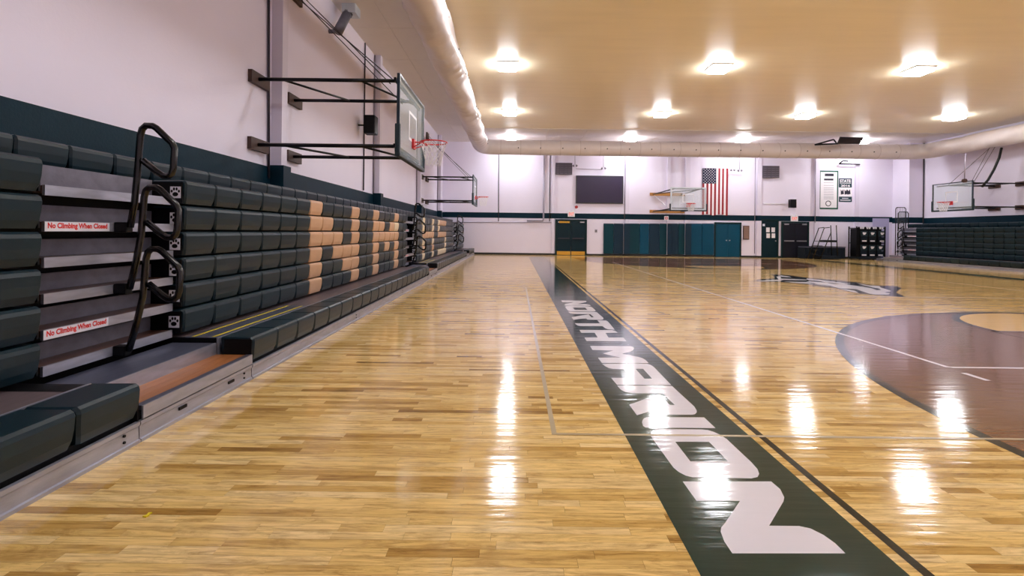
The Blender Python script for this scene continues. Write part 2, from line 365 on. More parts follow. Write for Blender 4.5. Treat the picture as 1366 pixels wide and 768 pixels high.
tag(mb.build('yellow_scrap', 'yellow'), 'tiny yellow paper scrap lying on the wooden floor', 'scrap')

# ------------------------------------------------------------------ walls, ceiling
wl = struct(MB().box(XL-0.2, XL, YF-0.2, YB+0.2, 0, ZC).build('wall_left', 'wall'))
wr = struct(MB().box(XR, XR+0.2, YF-0.2, YB+0.2, 0, ZC).build('wall_right', 'wall'))
wb = struct(MB().box(XL, XR, YB, YB+0.2, 0, ZC).build('wall_back', 'wall'))
wf = struct(MB().box(XL, XR, YF-0.2, YF, 0, ZC).build('wall_front', 'wall'))
ce = struct(MB().box(XL-0.2, XR+0.2, YF-0.2, YB+0.2, ZC, ZC+0.15).build('ceiling', 'ceiling'))
# ceiling panels along the two edges (seams recessed between them)
y0 = 25.7
for i in range(13):
    a = -2.35+i*2.03; b = min(a+2.015, XR)
    for c, d in ((y0, y0+1.95), (y0+1.965, YB)):
        if b > a: box('ceiling_panel', 'ceiling_panel', ce, a, b, c, d, ZC-0.02, ZC)
for i in range(13):
    a = YF+i*2.42; b = min(a+2.405, YB)
    for c, d in ((XL, -3.37), (-3.36, -2.36)):
        box('ceiling_panel', 'ceiling_panel', ce, c, d, a, b, ZC-0.02, ZC)
box('painted_band', 'stripe', wl, XL-0.01, XL+0.012, YF, YB, 0.9, 2.467)
box('painted_band', 'stripe', wb, XL, XR, YB-0.012, YB+0.01, 2.19, 2.51)
box('painted_band', 'stripe', wr, XR-0.012, XR+0.01, YF, YB, 2.09, 2.42)
struct(MB().box(XL, XR, YB-0.02, YB-0.001, 0, 0.1).build('baseboard_back', 'base_black'))
# pilasters
n = 0
for yy in (2.4, 8.8, 15.15, 21.75, 27.6):
    n += 1; t = struct(MB().box(XL, XL+0.19, yy, yy+0.21, 0, ZC-0.021).build('trim_%d' % n, 'pilaster'))
    box('painted_sleeve', 'stripe', t, XL+0.001, XL+0.25, yy-0.04, yy+0.25, 0.9, 2.5)
for a, b in ((736, 740), (834, 839), (889.5, 893.5), (913.5, 920), (1009, 1015), (1086, 1092), (1139.5, 1144.5)):
    n += 1; xa, xb = BW(a, 250).x, BW(b, 250).x
    t = struct(MB().box(xa, xb, YB-0.12, YB, 0.1, ZC-0.021).build('trim_%d' % n, 'pilaster'))
    box('painted_band', 'stripe', t, xa-0.002, xb+0.002, YB-0.125, YB-0.001, 2.19, 2.51)
n += 1; t = struct(MB().box(22.6, XR, 28.4, YB, 0, ZC-0.021).build('trim_%d' % n, 'wall'))
box('painted_band', 'stripe', t, 22.59, XR, 28.39, YB-0.001, 2.13, 2.46)

# ------------------------------------------------------------------ ceiling lights
ORD = ('first', 'second', 'third', 'fourth', 'fifth', 'sixth', 'seventh', 'eighth', 'ninth', 'tenth', 'eleventh', 'twelfth', 'thirteenth', 'fourteenth')
for j, yy in enumerate((28.1, 22.1, 15.9, 9.6, 3.3)):
    for i, xx in enumerate((-0.3, 6.5, 12.9, 19.55)):
        zc = ZC-0.021 if yy > 25.7 else ZC
        t = thing('ceiling_light', 'glowing ceiling light, %s row from the flag wall, %s from the NM bleachers' % (ORD[j], ORD[i]), 'light', (xx, yy, zc), 'ceiling lights')
        box('housing', 'housing', t, xx-0.33, xx+0.33, yy-0.33, yy+0.33, zc-0.05, zc-0.001)
        box('diffuser', 'lamp', t, xx-0.29, xx+0.29, yy-0.29, yy+0.29, zc-0.15, zc-0.051, bevel=0.03)

# ------------------------------------------------------------------ air duct
DX0, DX1, DY, DZ, DR = -1.87, 22.35, 27.1, 5.98, 0.405
def duct_run(pts, wr_amp, seed):
    rnd = random.Random(seed); mb = MB(); seg = 28; rows = []
    pts = [Vector(p) for p in pts]
    for i, p in enumerate(pts):
        d = (pts[min(i+1, len(pts)-1)]-pts[max(i-1, 0)]).normalized(); a = Vector((0, 0, 1)); b = d.cross(a); ph = rnd.random()*6.28
        s = i*0.1
        for k in range(seg):
            th = 2*math.pi*k/seg
            q = (s*1.55+0.17*th+0.25*math.sin(1.7*s)) % 1.0        # slanting folds, sharp on one side
            fold = (1-q)**2 if q > 0.12 else q/0.12*0.77
            r = DR*(1+wr_amp*(1.5*(fold-0.4)*(0.55+0.45*math.sin(th*2+1.1*s))+0.5*math.sin(2.3*s+3*th)+0.35*math.sin(5*th+2.7*s)+0.3*(rnd.random()-0.5)))
            mb.v.append(p+a*(r*math.cos(th))+b*(r*math.sin(th)))
    m = len(pts)
    for i in range(m-1):
        for k in range(seg):
            l = (k+1) % seg; mb.f.append((i*seg+k, i*seg+l, (i+1)*seg+l, (i+1)*seg+k))
    return mb
duct = thing('air_duct', 'fat white wrinkled fabric air duct hung in a U below the ceiling', 'duct', (DX0, 10, DZ-DR))
def corner(cx, cy, a0, a1, r=0.75, n=7): return [(cx+r*math.cos(a0+(a1-a0)*k/n), cy+r*math.sin(a0+(a1-a0)*k/n), DZ) for k in range(n+1)]
st = 0.1; r = 0.75; pi = math.pi
L1 = [(DX0, YF+0.02+st*k, DZ) for k in range(int((DY-r-YF)/st)+1)]+[(DX0, DY-r, DZ)]
duct_run(L1, 0.085, 1).build('duct_run', 'duct', duct, smooth=True)
duct_run(corner(DX0+r, DY-r, pi, pi/2), 0.02, 2).build('duct_bend', 'duct', duct, smooth=True)
nx = int((DX1-DX0-2*r)/st)
duct_run([(DX0+r+(DX1-DX0-2*r)*k/nx, DY, DZ) for k in range(nx+1)], 0.008, 3).build('duct_run', 'duct', duct, smooth=True)
duct_run(corner(DX1-r, DY-r, pi/2, 0), 0.035, 4).build('duct_bend', 'duct', duct, smooth=True)
duct_run([(DX1, q[1], DZ) for q in L1][::-1], 0.07, 5).build('duct_run', 'duct', duct, smooth=True)
ring = MB().tube([(0, DR*1.006*math.cos(2*pi*k/28), DR*1.006*math.sin(2*pi*k/28)) for k in range(28)], 0.008, 5, closed=True).mesh('seam_ring', 'duct_seam')
for k in range(21): inst('seam_ring', ring, duct, (DX0+r+0.3+k*1.08, DY, DZ))
hole = MB().disc((0, 0, 0), 0.028, 'x', 10, 0.02).mesh('nozzle', 'duct_hole')
for k in range(26):
    th = -0.1 if k % 2 else 0.3
    inst('nozzle', hole, duct, (DX0+DR*1.0*math.cos(th), 2+k*0.95, DZ+DR*1.0*math.sin(th)))
hole2 = MB().disc((0, 0, 0), 0.032, 'y', 10, 0.03).mesh('nozzle', 'duct_hole')
for k in range(18): inst('nozzle', hole2, duct, (DX0+2+k*1.2, DY-DR*0.99, DZ-0.08))

# ------------------------------------------------------------------ bleachers
SW = 0.462
SEAT_H = 0.215
def seat_mesh(mat, s, name='seat', w=SW, depth=0.30):
    prof = [(-0.03, 0.0), (-0.012, 0.05), (-0.004, 0.11), (0.0, 0.175), (-0.006, 0.2), (-0.026, SEAT_H), (-depth, SEAT_H-0.004), (-depth, 0.0)]
    wid = [0.034, 0.016, 0.006, 0.004, 0.004, 0.005, 0.005, 0.03]
    mb = MB(); k = len(prof)
    for st_ in range(4):                       # four stations across the width, the outer two rolled back
        for i, ((d, z), g) in enumerate(zip(prof, wid)):
            yy = (g, g+0.016, w-g*0.5-0.016, w-g*0.5)[st_]; edge = st_ in (0, 3)
            if edge and i < 6: d -= 0.014
            if edge and 4 <= i < 7: z -= 0.008
            mb.v.append(Vector((s*d, yy, z)))
    for st_ in range(3):
        o = st_*k
        for i in range(k): j = (i+1) % k; mb.f.append((o+i, o+j, o+k+j, o+k+i))
    mb.f.append(tuple(range(k))[::-1]); mb.f.append(tuple(range(3*k, 4*k)))
    return mb.mesh(name, mat)
def paw_loops(cx, cz, sc):
    el = lambda x, z, a, b: [(cx+sc*(x+a*math.cos(2*pi*k/10)), cz+sc*(z+b*math.sin(2*pi*k/10))) for k in range(10)]
    return [el(0, -0.18, 0.27, 0.2), el(-0.33, 0.1, 0.1, 0.14), el(-0.12, 0.3, 0.1, 0.15), el(0.12, 0.3, 0.1, 0.15), el(0.33, 0.1, 0.1, 0.14)]
RT = [0.626, 0.862, 1.098, 1.334, 1.570, 1.806]            # seat tops of rows 2..7
NOSE = [0.41, 0.65, 0.89, 1.13, 1.37, 1.61]
class Bank:
    def __init__(s, Xf, sgn):
        s.Xf, s.s = Xf, sgn
        s.seat = {m: seat_mesh(m, sgn) for m in ('seat_green', 'seat_tan', 'seat_cream')}
        s.kbolt = MB().disc((0, 0, 0), 0.009, 'x', 8, 0.012).mesh('bolt', 'black')
        s.slot = MB().box(-0.006, 0.006, -0.04, 0.04, -0.011, 0.011).mesh('pull_slot', 'black')
    def X(s, d): return s.Xf-s.s*d
    def b(s, name, mat, par, d0, d1, y0, y1, z0, z1, bevel=0.0): return box(name, mat, par, s.X(d0), s.X(d1), y0, y1, z0, z1, bevel=bevel)
    def kick(s, par, y0, y1):
        prof = [(0.02, 0), (0.0, 0.0), (0.0, 0.02), (0.012, 0.024), (0.014, 0.10), (0.004, 0.112), (0.004, 0.135), (0.03, 0.135), (0.03, 0)]
        n = max(1, round((y1-y0)/3.1))
        for i in range(n):
            a, b = y0+(y1-y0)*i/n, y0+(y1-y0)*(i+1)/n-0.008
            MB().prism(prof, lambda d, z, t: (s.X(d), t, z), a, b).build('kick_panel', 'alu', par)
            for zz in (0.05, 0.09): inst('bolt', s.kbolt, par, (s.X(0.011), b-0.12, zz))
    def section(s, name, label, y0, nc, pat=None, paws=True, stripes=False, row1=(0, 0)):
        y1 = y0+nc*SW
        t = thing(name, label, 'bleachers', (s.X(0.6), (y0+y1)/2, 0))
        s.b('understructure', 'black', t, 0.86, 1.25, y0+0.03, y1-0.03, 0.02, 1.78)
        s.b('back_frame', 'black', t, 1.26, 1.85, y0+0.03, y1-0.03, 0.02, 1.80)
        for k, zt in enumerate(RT):
            for c in range(nc):
                m = (pat or {}).get((len(RT)-1-k, c), 'seat_green')
                inst('seat', s.seat[m], t, (s.X(0.635), y0+c*SW, zt-SEAT_H))
            for ye, pw in ((y0, paws), (y1, False)):
                e = s.b('end_cap', 'black', t, 0.665, 0.95, ye if pw else ye-0.012, ye+0.012 if pw else ye, zt-SEAT_H+0.004, zt-0.02)
                if pw:
                    s.b('paw_plate', 'sticker', e, 0.68, 0.775, ye-0.004, ye-0.0001, zt-0.165, zt-0.06)
                    mb = MB(); cx = s.X(0.7275)
                    for lp in paw_loops(cx, zt-0.112, 0.1): mb.poly([lp], lambda a, b: (a, ye-0.0048, b))
                    mb.build('paw_print', 'black', e)
        for c in range(nc): inst('seat', s.seat['seat_green'], t, (s.X(1.28), y0+c*SW, 2.04-SEAT_H))
        # pulled-out first row
        a, nr = row1; bnd = a+nr*SW
        for c in range(nr): inst('seat', s.seat['seat_green'], t, (s.X(0.0), a+c*SW, 0.38-SEAT_H))
        s.b('row_beam', 'black', t, 0.06, 0.26, a+0.02, bnd-0.02, 0.02, 0.163)
        for ye in (a, bnd-0.012): s.b('end_bracket', 'black', t, 0.02, 0.27, ye, ye+0.012, 0.03, 0.36)
        s.kick(t, a, bnd)
        s.b('deck_board', 'deck_wood', t, 0.262, 0.34, a, bnd, 0.17, 0.2)
        s.b('deck_board', 'deck_grey', t, 0.34, 0.855, a+0.03, bnd-0.17, 0.34, 0.37)
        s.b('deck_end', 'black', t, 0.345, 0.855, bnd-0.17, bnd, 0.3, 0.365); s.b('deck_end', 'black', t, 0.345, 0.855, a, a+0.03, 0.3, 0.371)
        s.b('nosing', 'alu', t, 0.325, 0.3395, a, bnd, 0.21, 0.372)
        if stripes:
            st_ = s.b('tread_strip', 'alu_top', t, 0.34, 0.63, a, a+1.95, 0.3701, 0.374)
            s.b('yellow_stripe', 'yellow', st_, 0.375, 0.4, a+0.03, a+1.92, 0.3741, 0.3755)
            s.b('yellow_stripe', 'yellow', st_, 0.56, 0.585, a+0.03, a+1.92, 0.3741, 0.3755)
        return t
    def aisle(s, name, label, y0, y1, rails=True, sticker=True):
        t = thing(name, label, 'bleacher steps', (s.X(0.6), (y0+y1)/2, 0))
        a, b = y0+0.10, y1-0.019
        s.b('back_panel', 'black', t, 1.0, 1.25, a, b, 0.02, 1.8)
        for i, z in enumerate(NOSE):
            n = s.b('nosing', 'alu', t, 0.73, 0.75, a, b, z-0.034, z+0.034)
            s.b('tread_board', 'deck_brown', t, 0.751, 0.93, a, b, z-0.01, z+0.03)
            s.b('riser', 'alu_dull', t, 0.93, 0.95, a, b, z+0.031, z+(0.15 if i < 5 else 0.19))
            if sticker and i in (1, 4):
                k = s.b('warning_sticker', 'sticker', n, 0.7285, 0.7299, a+0.0, a+0.52*(y1-y0)/1.35, z-0.031, z+0.031)
                yy = a+0.02; xf = s.X(0.728)
                fn = (lambda p, q: (xf, yy+p, z-0.024+q)) if s.s > 0 else (lambda p, q: (xf, yy+0.48-p, z-0.024+q))
                text_part('warning_lettering', 'No Climbing When Closed', 'red_ink', n, fn, 0.48, 0.05, bold=0.045)
        for c in range(max(1, round((y1-y0)/SW))):
            q = (y1-0.006-y0)/max(1, round((y1-y0)/SW)); inst('seat', s.seat['seat_green'], t, (s.X(1.28), y0+c*q, 2.04-SEAT_H)).scale.y = min(1, q/SW)
        # low step and pulled-out wooden step
        a = y0+0.014
        s.b('step_box', 'alu_top', t, 0.345, 0.728, a, b, 0.30, 0.33)
        s.b('step_front', 'alu', t, 0.33, 0.344, a, b, 0.205, 0.331)
        s.b('step_support', 'black', t, 0.40, 0.70, a, b-0.05, 0.02, 0.2)
        for i in range(4): s.b('wood_board', 'deck_wood', t, 0.062+0.08*i, 0.14+0.08*i, a, b, 0.20, 0.226)
        s.b('step_edge', 'alu_top', t, 0.012, 0.06, a, b, 0.2, 0.229)
        s.b('step_nosing', 'alu', t, 0.0, 0.0118, a, b, 0.145, 0.228)
        s.b('step_beam', 'black', t, 0.05, 0.3, a, b, 0.03, 0.195)
        s.kick(t, y0, y1-0.006)
        for q in (0.3, 0.75): inst('pull_slot', s.slot, t, (s.X(0.009), y0+(y1-y0)*q, 0.08))
        if rails:
            ym = y0+0.51*(y1-y0)
            px = [(174,303),(179.7,270),(183.6,231),(186,200),(187.5,181),(190,172),(195,167.5),(204,168),(209,171),(225,186.5),(230,191),(233,198),(231.5,224),(229.5,231),(225,235),(218,234.5),(209,229),(191,214)]
            pts = [P(a_, b_, 3.85) for a_, b_ in px]
            for k, (dx, dz) in enumerate(((0, 0), (0.035, -0.478), (0.055, -0.958))):
                pp = [(s.X(-2.37-(p.x+dx*min(1, max(0, (p.z-1.4)/0.4)))), ym, p.z+dz) for p in pts]
                h = tube('handrail', 'black_gloss', t, pp, 0.025, 10)
                s.b('clamp', 'black', h, 0.63, 0.728, ym-0.03, ym+0.04, 1.33+dz, 1.41+dz, bevel=0.012)
        return t
LB = Bank(-2.37, 1); RB = Bank(20.1, -1)
def glyph(rows, c0):
    d = {}
    for r_, line in enumerate(rows):
        for i, ch in enumerate(line):
            if ch == '#': d[(r_, c0+i)] = 'seat_tan'
            if ch == 'o': d[(r_, c0+i)] = 'seat_cream'
    return d
NM = {**glyph(['#...#', '##..#', '###.#', '#.###', '#..##', '#...#'], 6), **glyph(['#...#', '##.#o', '#####', '#.#.#', '#...#', '#...#'], 13)}
HS = {**glyph(['o...o', 'o...o', '#####', 'o...o', '#...#', 'o...o'], 2), **glyph(['o####', 'o....', '#####', '....o', '....o', 'ooooo'], 9)}
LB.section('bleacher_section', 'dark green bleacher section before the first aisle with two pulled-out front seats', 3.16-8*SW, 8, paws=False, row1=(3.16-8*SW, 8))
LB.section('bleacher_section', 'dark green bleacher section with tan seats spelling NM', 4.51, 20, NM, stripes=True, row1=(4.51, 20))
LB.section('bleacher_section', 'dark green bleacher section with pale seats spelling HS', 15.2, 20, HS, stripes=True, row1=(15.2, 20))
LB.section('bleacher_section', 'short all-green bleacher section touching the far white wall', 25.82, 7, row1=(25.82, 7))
LB.aisle('aisle_steps', 'metal aisle steps with three black loop handrails and red warning stickers', 3.16, 4.51)
LB.aisle('aisle_steps', 'narrow aisle steps between the NM and HS bleacher sections', 13.75, 15.2)
LB.aisle('aisle_steps', 'narrow aisle steps between the HS section and the last short section', 24.44, 25.82)
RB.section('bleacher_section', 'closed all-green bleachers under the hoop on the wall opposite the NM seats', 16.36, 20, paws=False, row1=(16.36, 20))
RB.aisle('aisle_steps', 'end aisle steps with handrails beside the chair cart', 25.6, 27.0)
# end guard with balusters beside the right-hand aisle
t = thing('guard_rail', 'tall black barred guard rail at the end of the opposite bleachers', 'railing', (RB.X(0.6), 27.1, 0))
for k, (y_, zt) in enumerate(((27.06, 2.7), (27.24, 2.95))):
    xa, xb = RB.X(0.85), RB.X(1.4)
    tube('guard_frame', 'black_gloss', t, [(xa, y_, 0.25 if k == 0 else 0.30), (xa, y_, zt-0.08), (xa+0.06, y_, zt), (xb-0.06, y_, zt), (xb, y_, zt-0.08), (xb, y_, 0.25)], 0.022, 8)
    for i in range(1, 6): tube('baluster', 'black_gloss', t, [(xa+(xb-xa)*i/6, y_, 0.5), (xa+(xb-xa)*i/6, y_, zt)], 0.009, 6)
    tube('guard_bar', 'black_gloss', t, [(xa, y_, 0.5), (xb, y_, 0.5)], 0.016, 6)
    box('guard_foot', 'alu_dull', t, xa-0.06, xb+0.06, y_-0.05, y_+0.05, 0, 0.26)
box('guard_base', 'alu_dull', t, RB.X(0.0), RB.X(1.1), 27.005, 27.5, 0, 0.14)

# ------------------------------------------------------------------ basketball hoops
def net_mesh(mb, c, r0, drop=0.42, n=12, rows=5):
    c = Vector(c)
    for sgn in (1, -1):
        for i in range(n):
            pts = []
            for k in range(rows*2+1):
                f = k/(rows*2); rr = r0*(1-0.48*f**0.7); th = 2*pi*(i+sgn*0.5*k*0.5)/n
                pts.append(c+Vector((rr*math.cos(th), rr*math.sin(th), -drop*f)))
            mb.tube(pts, 0.006, 4, caps=False)
    return mb
def hoop(label, s, xw, yc, label_group=None):
    """backboard on four arms from a side wall; s=+1 faces +X"""
    t = thing('wall_hoop', label, 'basketball hoop', (xw, yc, 2.6))
    X = lambda d: xw+s*d
    BD, ya, yb = 2.40, yc-1.06, yc+0.26                     # reach and the two arm planes
    for za in (3.86, 2.77):
        for k, yy in enumerate((ya, yb)):
            tube('arm', 'steel_black', t, [(X(0.06), yy, za), (X(BD-0.03), yy, za)], 0.032, 8)
            box('mount_board', 'mount_wood', t, X(0.002), X(0.07), yy-0.22, yy+0.36, za-0.1, za+0.1)
        tube('brace', 'steel_black', t, [(X(0.45), ya, za), (X(1.15), yb, za)], 0.02, 6)
        tube('brace', 'steel_black', t, [(X(1.75), ya, za), (X(BD-0.04), yb+0.3, za)], 0.02, 6)
    y0, y1, z0, z1 = yc-1.1, yc+1.1, 2.64, 3.98
    bb = box('backboard', 'glass', t, X(BD), X(BD+0.018), y0+0.03, y1-0.03, z0+0.03, z1-0.03)
    fr = MB()
    for q in ((y0, y0+0.04, z0, z1), (y1-0.04, y1, z0, z1), (y0+0.04, y1-0.04, z0, z0+0.04), (y0+0.04, y1-0.04, z1-0.04, z1)): fr.box(X(BD-0.025), X(BD+0.025), *q)
    fr.build('board_frame', 'frame_dark', bb)
    sq = MB(); ts0, ts1, tz0, tz1 = yc-0.34, yc+0.34, 3.02, 3.55
    for q in ((ts0, ts0+0.05, tz0, tz1), (ts1-0.05, ts1, tz0, tz1), (ts0+0.05, ts1-0.05, tz0, tz0+0.05), (ts0+0.05, ts1-0.05, tz1-0.05, tz1)): sq.box(X(BD+0.019), X(BD+0.021), *q)
    sq.build('target_square', 'white_plastic', bb)
    pd = MB()
    pd.box(X(BD-0.045), X(BD+0.045), y0-0.03, y1+0.03, z0-0.04, z0+0.035)
    pd.box(X(BD-0.045), X(BD+0.045), y0-0.04, y0+0.03, z0+0.02, z0+0.5); pd.box(X(BD-0.045), X(BD+0.045), y1-0.03, y1+0.04, z0+0.02, z0+0.5)
    pd.build('edge_padding', 'pad_green', bb, bevel=0.02)
    for zz in (3.86,): box('cross_bar', 'steel_black', t, X(BD-0.06), X(BD-0.026), ya-0.1, yc+0.9, zz-0.03, zz+0.03)
    box('cross_bar', 'steel_black', t, X(BD-0.06), X(BD-0.026), ya-0.1, yc+0.9, 2.74, 2.8)
    rz, R, cx = 3.03, 0.25, X(BD+0.16+0.25)
    rm = tube('rim', 'rim_red', t, [(cx+R*math.cos(2*pi*k/28), yc+R*math.sin(2*pi*k/28), rz) for k in range(28)], 0.012, 8, closed=True)
    pl = MB().box(X(BD+0.02), X(BD+0.06), yc-0.09, yc+0.09, rz-0.13, rz+0.05)
    pl.tube([(X(BD+0.05), yc-0.07, rz-0.1), (cx-s*R*0.55, yc-R*0.83, rz-0.012)], 0.01, 6); pl.tube([(X(BD+0.05), yc+0.07, rz-0.1), (cx-s*R*0.55, yc+R*0.83, rz-0.012)], 0.01, 6)
    pl.tube([(X(BD+0.05), yc, rz), (cx-s*R, yc, rz)], 0.012, 6)
    pl.build('rim_bracket', 'rim_red', rm)
    net_mesh(MB(), (cx, yc, rz-0.014), R).build('net', 'net', rm)
    for k, (yy, ye, ze) in enumerate(((y0+0.1, yc+0.25, 5.9), (y0+0.35, yc+0.45, 6.05), (y1-0.5, yc+0.35, 5.95))):
        tube('cable', 'cable', t, [(X(BD-0.12-0.1*k), yy, 3.9), (X(0.03), ye, ze)], 0.01, 5)
    box('cable_anchor', 'mount_wood', t, X(0.002), X(0.06), yc+0.1, yc+0.6, 5.8, 6.15)
    return t
hoop('glass backboard on black wall arms above the NM bleachers', 1, XL, 9.3)
hoop('small far glass backboard on black wall arms above the HS bleachers', 1, XL, 23.86)
hoop('glass backboard on dark wall arms above the closed opposite bleachers', -1, XR, 23.86)
# hoop at the end of the court
t = thing('wall_hoop', 'white framed backboard with red rim in front of the far wall beside the flag', 'basketball hoop', (9.0, YB, 2.5))
yb = 25.5; a = P(894.5, 250, yb); b = P(942, 281, yb); x0, x1, z0, z1 = a.x, b.x, 2.58, 3.76; xm = (x0+x1)/2
bb = box('backboard', 'glass', t, x0+0.03, x1-0.03, yb, yb+0.018, z0+0.03, z1-0.03)
fr = MB()
for q in ((x0, x0+0.07, z0, z1), (x1-0.07, x1, z0, z1), (x0+0.07, x1-0.07, z0, z0+0.07), (x0+0.07, x1-0.07, z1-0.06, z1)): fr.box(q[0], q[1], yb-0.02, yb+0.03, q[2], q[3])
fr.build('board_frame', 'frame_silver', bb)
sq = MB()
for q in ((xm-0.3, xm-0.26, 2.98, 3.43), (xm+0.26, xm+0.3, 2.98, 3.43), (xm-0.26, xm+0.26, 2.98, 3.02), (xm-0.26, xm+0.26, 3.39, 3.43)): sq.box(q[0], q[1], yb-0.003, yb-0.001, q[2], q[3])
sq.build('target_square', 'white_plastic', bb)
pd = MB().box(x0-0.03, x1+0.03, yb-0.04, yb+0.04, z0-0.05, z0+0.01).box(x0-0.04, x0+0.015, yb-0.04, yb+0.04, z0, z0+0.33).box(x1-0.015, x1+0.04, yb-0.04, yb+0.04, z0, z0+0.33)
pd.build('edge_padding', 'frame_dark', bb)
R = 0.23; cy = yb-0.16-R; rz = 2.9
rm = tube('rim', 'rim_red', t, [(xm+R*math.cos(2*pi*k/24), cy+R*math.sin(2*pi*k/24), rz) for k in range(24)], 0.014, 8, closed=True)
MB().box(xm-0.1, xm+0.1, yb-0.07, yb-0.022, rz-0.16, rz+0.05).tube([(xm, yb-0.06, rz), (xm, cy+R, rz)], 0.014, 6).build('rim_bracket', 'rim_red', rm)
net_mesh(MB(), (xm, cy, rz-0.016), R, 0.36).build('net', 'net', rm)
wx0, wx1 = BW(866, 258).x, BW(912, 258).x
for zz in (3.7, 2.68):
    box('mount_board', 'mount_oak', t, wx0, wx1, YB-0.19, YB-0.126, zz-0.09, zz+0.09)
    for xx, xe in ((wx0+0.2, x0+0.25), (wx1-0.2, x1-0.25)):
        tube('arm', 'steel_black', t, [(xx, YB-0.19, zz), (xe, yb+0.04, zz)], 0.034, 6)
    tube('brace', 'steel_black', t, [(wx0+0.22, YB-0.6, zz), (x1-0.25, yb+0.7, zz)], 0.025, 6)
    box('cross_bar', 'steel_black', t, x0+0.1, x1-0.1, yb+0.032, yb+0.09, zz-0.03, zz+0.03)
for xx, xe in ((wx0+0.25, x0+0.2), (wx1-0.25, x0+0.7)):
    tube('diagonal_stay', 'frame_silver', t, [(xx, YB-0.24, 3.62), (xe, yb+0.95, 2.72)], 0.016, 6)

# ------------------------------------------------------------------ back wall fixtures
def wallbox(name, mat, par, px0, py0, px1, py1, d0, d1, bevel=0.0):
    a = BW((px0+px1)/2, py0); b = BW((px0+px1)/2, py1); l = BW(px0, (py0+py1)/2).x; r = BW(px1, (py0+py1)/2).x
    return box(name, mat, par, l, r, YB-d1, YB-d0, b.z, a.z, bevel=bevel)
def wthing(name, label, cat, px, py, group=None): return thing(name, label, cat, BW(px, py), group)
# display board
t = wthing('display_board', 'large dark purple-grey display board on the far wall', 'display board', 799, 271)
wallbox('frame', 'screen_frame', t, 768, 234.5, 831, 271.5, 0.001, 0.10)
wallbox('screen_panel', 'screen', t, 769.5, 236, 829.5, 270, 0.10, 0.112)
# vents
for px0, py0, px1, py1, lb in ((741, 217.5, 763, 233, 'dark wall vent grille with four louvre panels above the brass-plated doors'), (1016, 221.5, 1038, 237.5, 'dark wall vent grille above the single green door')):
    t = wthing('wall_vent', lb, 'vent', (px0+px1)/2, py1)
    wallbox('vent_back', 'vent_dark', t, px0, py0, px1, py1, 0.122, 0.14)
    wpx = (px1-px0)/4
    for k in range(4):
        g = wallbox('louvre_panel', 'vent', t, px0+wpx*k+0.35, py0+0.5, px0+wpx*(k+1)-0.35, py1-0.5, 0.141, 0.155)
        for j in range(5):
            yy = py0+1.5+j*(py1-py0-2.5)/5
            wallbox('louvre', 'vent_dark', g, px0+wpx*k+0.7, yy, px0+wpx*(k+1)-0.7, yy+0.9, 0.1551, 0.165)
# doors
def door(n, label, px0, px1, py0, leaves, leafmat, kick=None, bar=None, plate=None):
    d = reg(bpy.data.objects.new('door_%d' % n, None), None, (BW((px0+px1)/2, 330).x, YB, 0.0)); struct(d); tag(d, label)
    xa, xb = BW(px0, 320).x, BW(px1, 320).x; zt = BW((px0+px1)/2, py0).z
    for q in ((xa, xa+0.08, 0, zt), (xb-0.08, xb, 0, zt), (xa+0.08, xb-0.08, zt-0.08, zt)): box('door_frame', 'door_frame', d, q[0], q[1], YB-0.10, YB-0.013, max(q[2], 0.001), q[3])
    w_ = (xb-xa-0.16)/leaves
    for k in range(leaves):
        l = xa+0.08+k*w_+0.006; r_ = xa+0.08+(k+1)*w_-0.006
        lf = box('door_leaf', leafmat, d, l, r_, YB-0.075, YB-0.021, 0.012, zt-0.088)
        if kick: box('kick_plate', kick, lf, l+0.02, r_-0.02, YB-0.082, YB-0.0751, 0.02, 0.24)
        if bar: box('push_bar', bar, lf, l+0.08, r_-0.08, YB-0.14, YB-0.0751, 0.98, 1.04)
        else: MB().disc((l+0.09 if k else r_-0.09, YB-0.1, 1.0), 0.035, 'y', 10, 0.05).build('door_knob', 'steel', lf)
        if leaves == 2 and bar:
            cc = r_-0.2 if k else l+0.2
            box('door_closer', 'steel', lf, cc-0.13, cc+0.13, YB-0.13, YB-0.0751, zt-0.2, zt-0.13)
    return d, xa, xb, zt
d1 = door(1, 'dark green double door with brass kick plates', 740.5, 782.5, 292.5, 2, 'door_green', kick='brass', bar='vent_dark')
x0, x1, zt = d1[1:]
box('header_plate', 'brass', d1[0], x0+0.22, x0+0.85, YB-0.15, YB-0.131, zt-0.22, zt-0.12)
d2 = door(2, 'teal double cabinet door with dark green frame', 952.5, 988, 296.5, 2, 'pad_teal')
d3 = door(3, 'single dark green door with four white papers', 1013.5, 1037.5, 292.5, 1, 'door_green')
d4 = door(4, 'dark grey double door with steel push bars', 1041.5, 1078, 295.5, 2, 'door_dark', bar='steel')
k = 0
for px, py in ((1023.5, 306.5), (1030.5, 306.5), (1023.8, 314.2), (1030.8, 314.2)):
    a = BW(px-2.3, py-3.1); b = BW(px+2.3, py+3.1)
    tag(box('paper_notice', 'paper', None, a.x, b.x, YB-0.079, YB-0.0755, b.z, a.z), 'white paper notice on the single green door, %s' % (('upper row, hinge side', 'upper row, knob side', 'lower row, hinge side', 'lower row, knob side')[k]), 'notice', 'notices on the green door'); k += 1
a = BW(1016.5, 298.5); b = BW(1019.5, 301.5)
tag(box('door_sticker', 'sticker', None, a.x, b.x, YB-0.079, YB-0.0755, b.z, a.z), 'small pale square sticker at the top of the single green door', 'sticker')
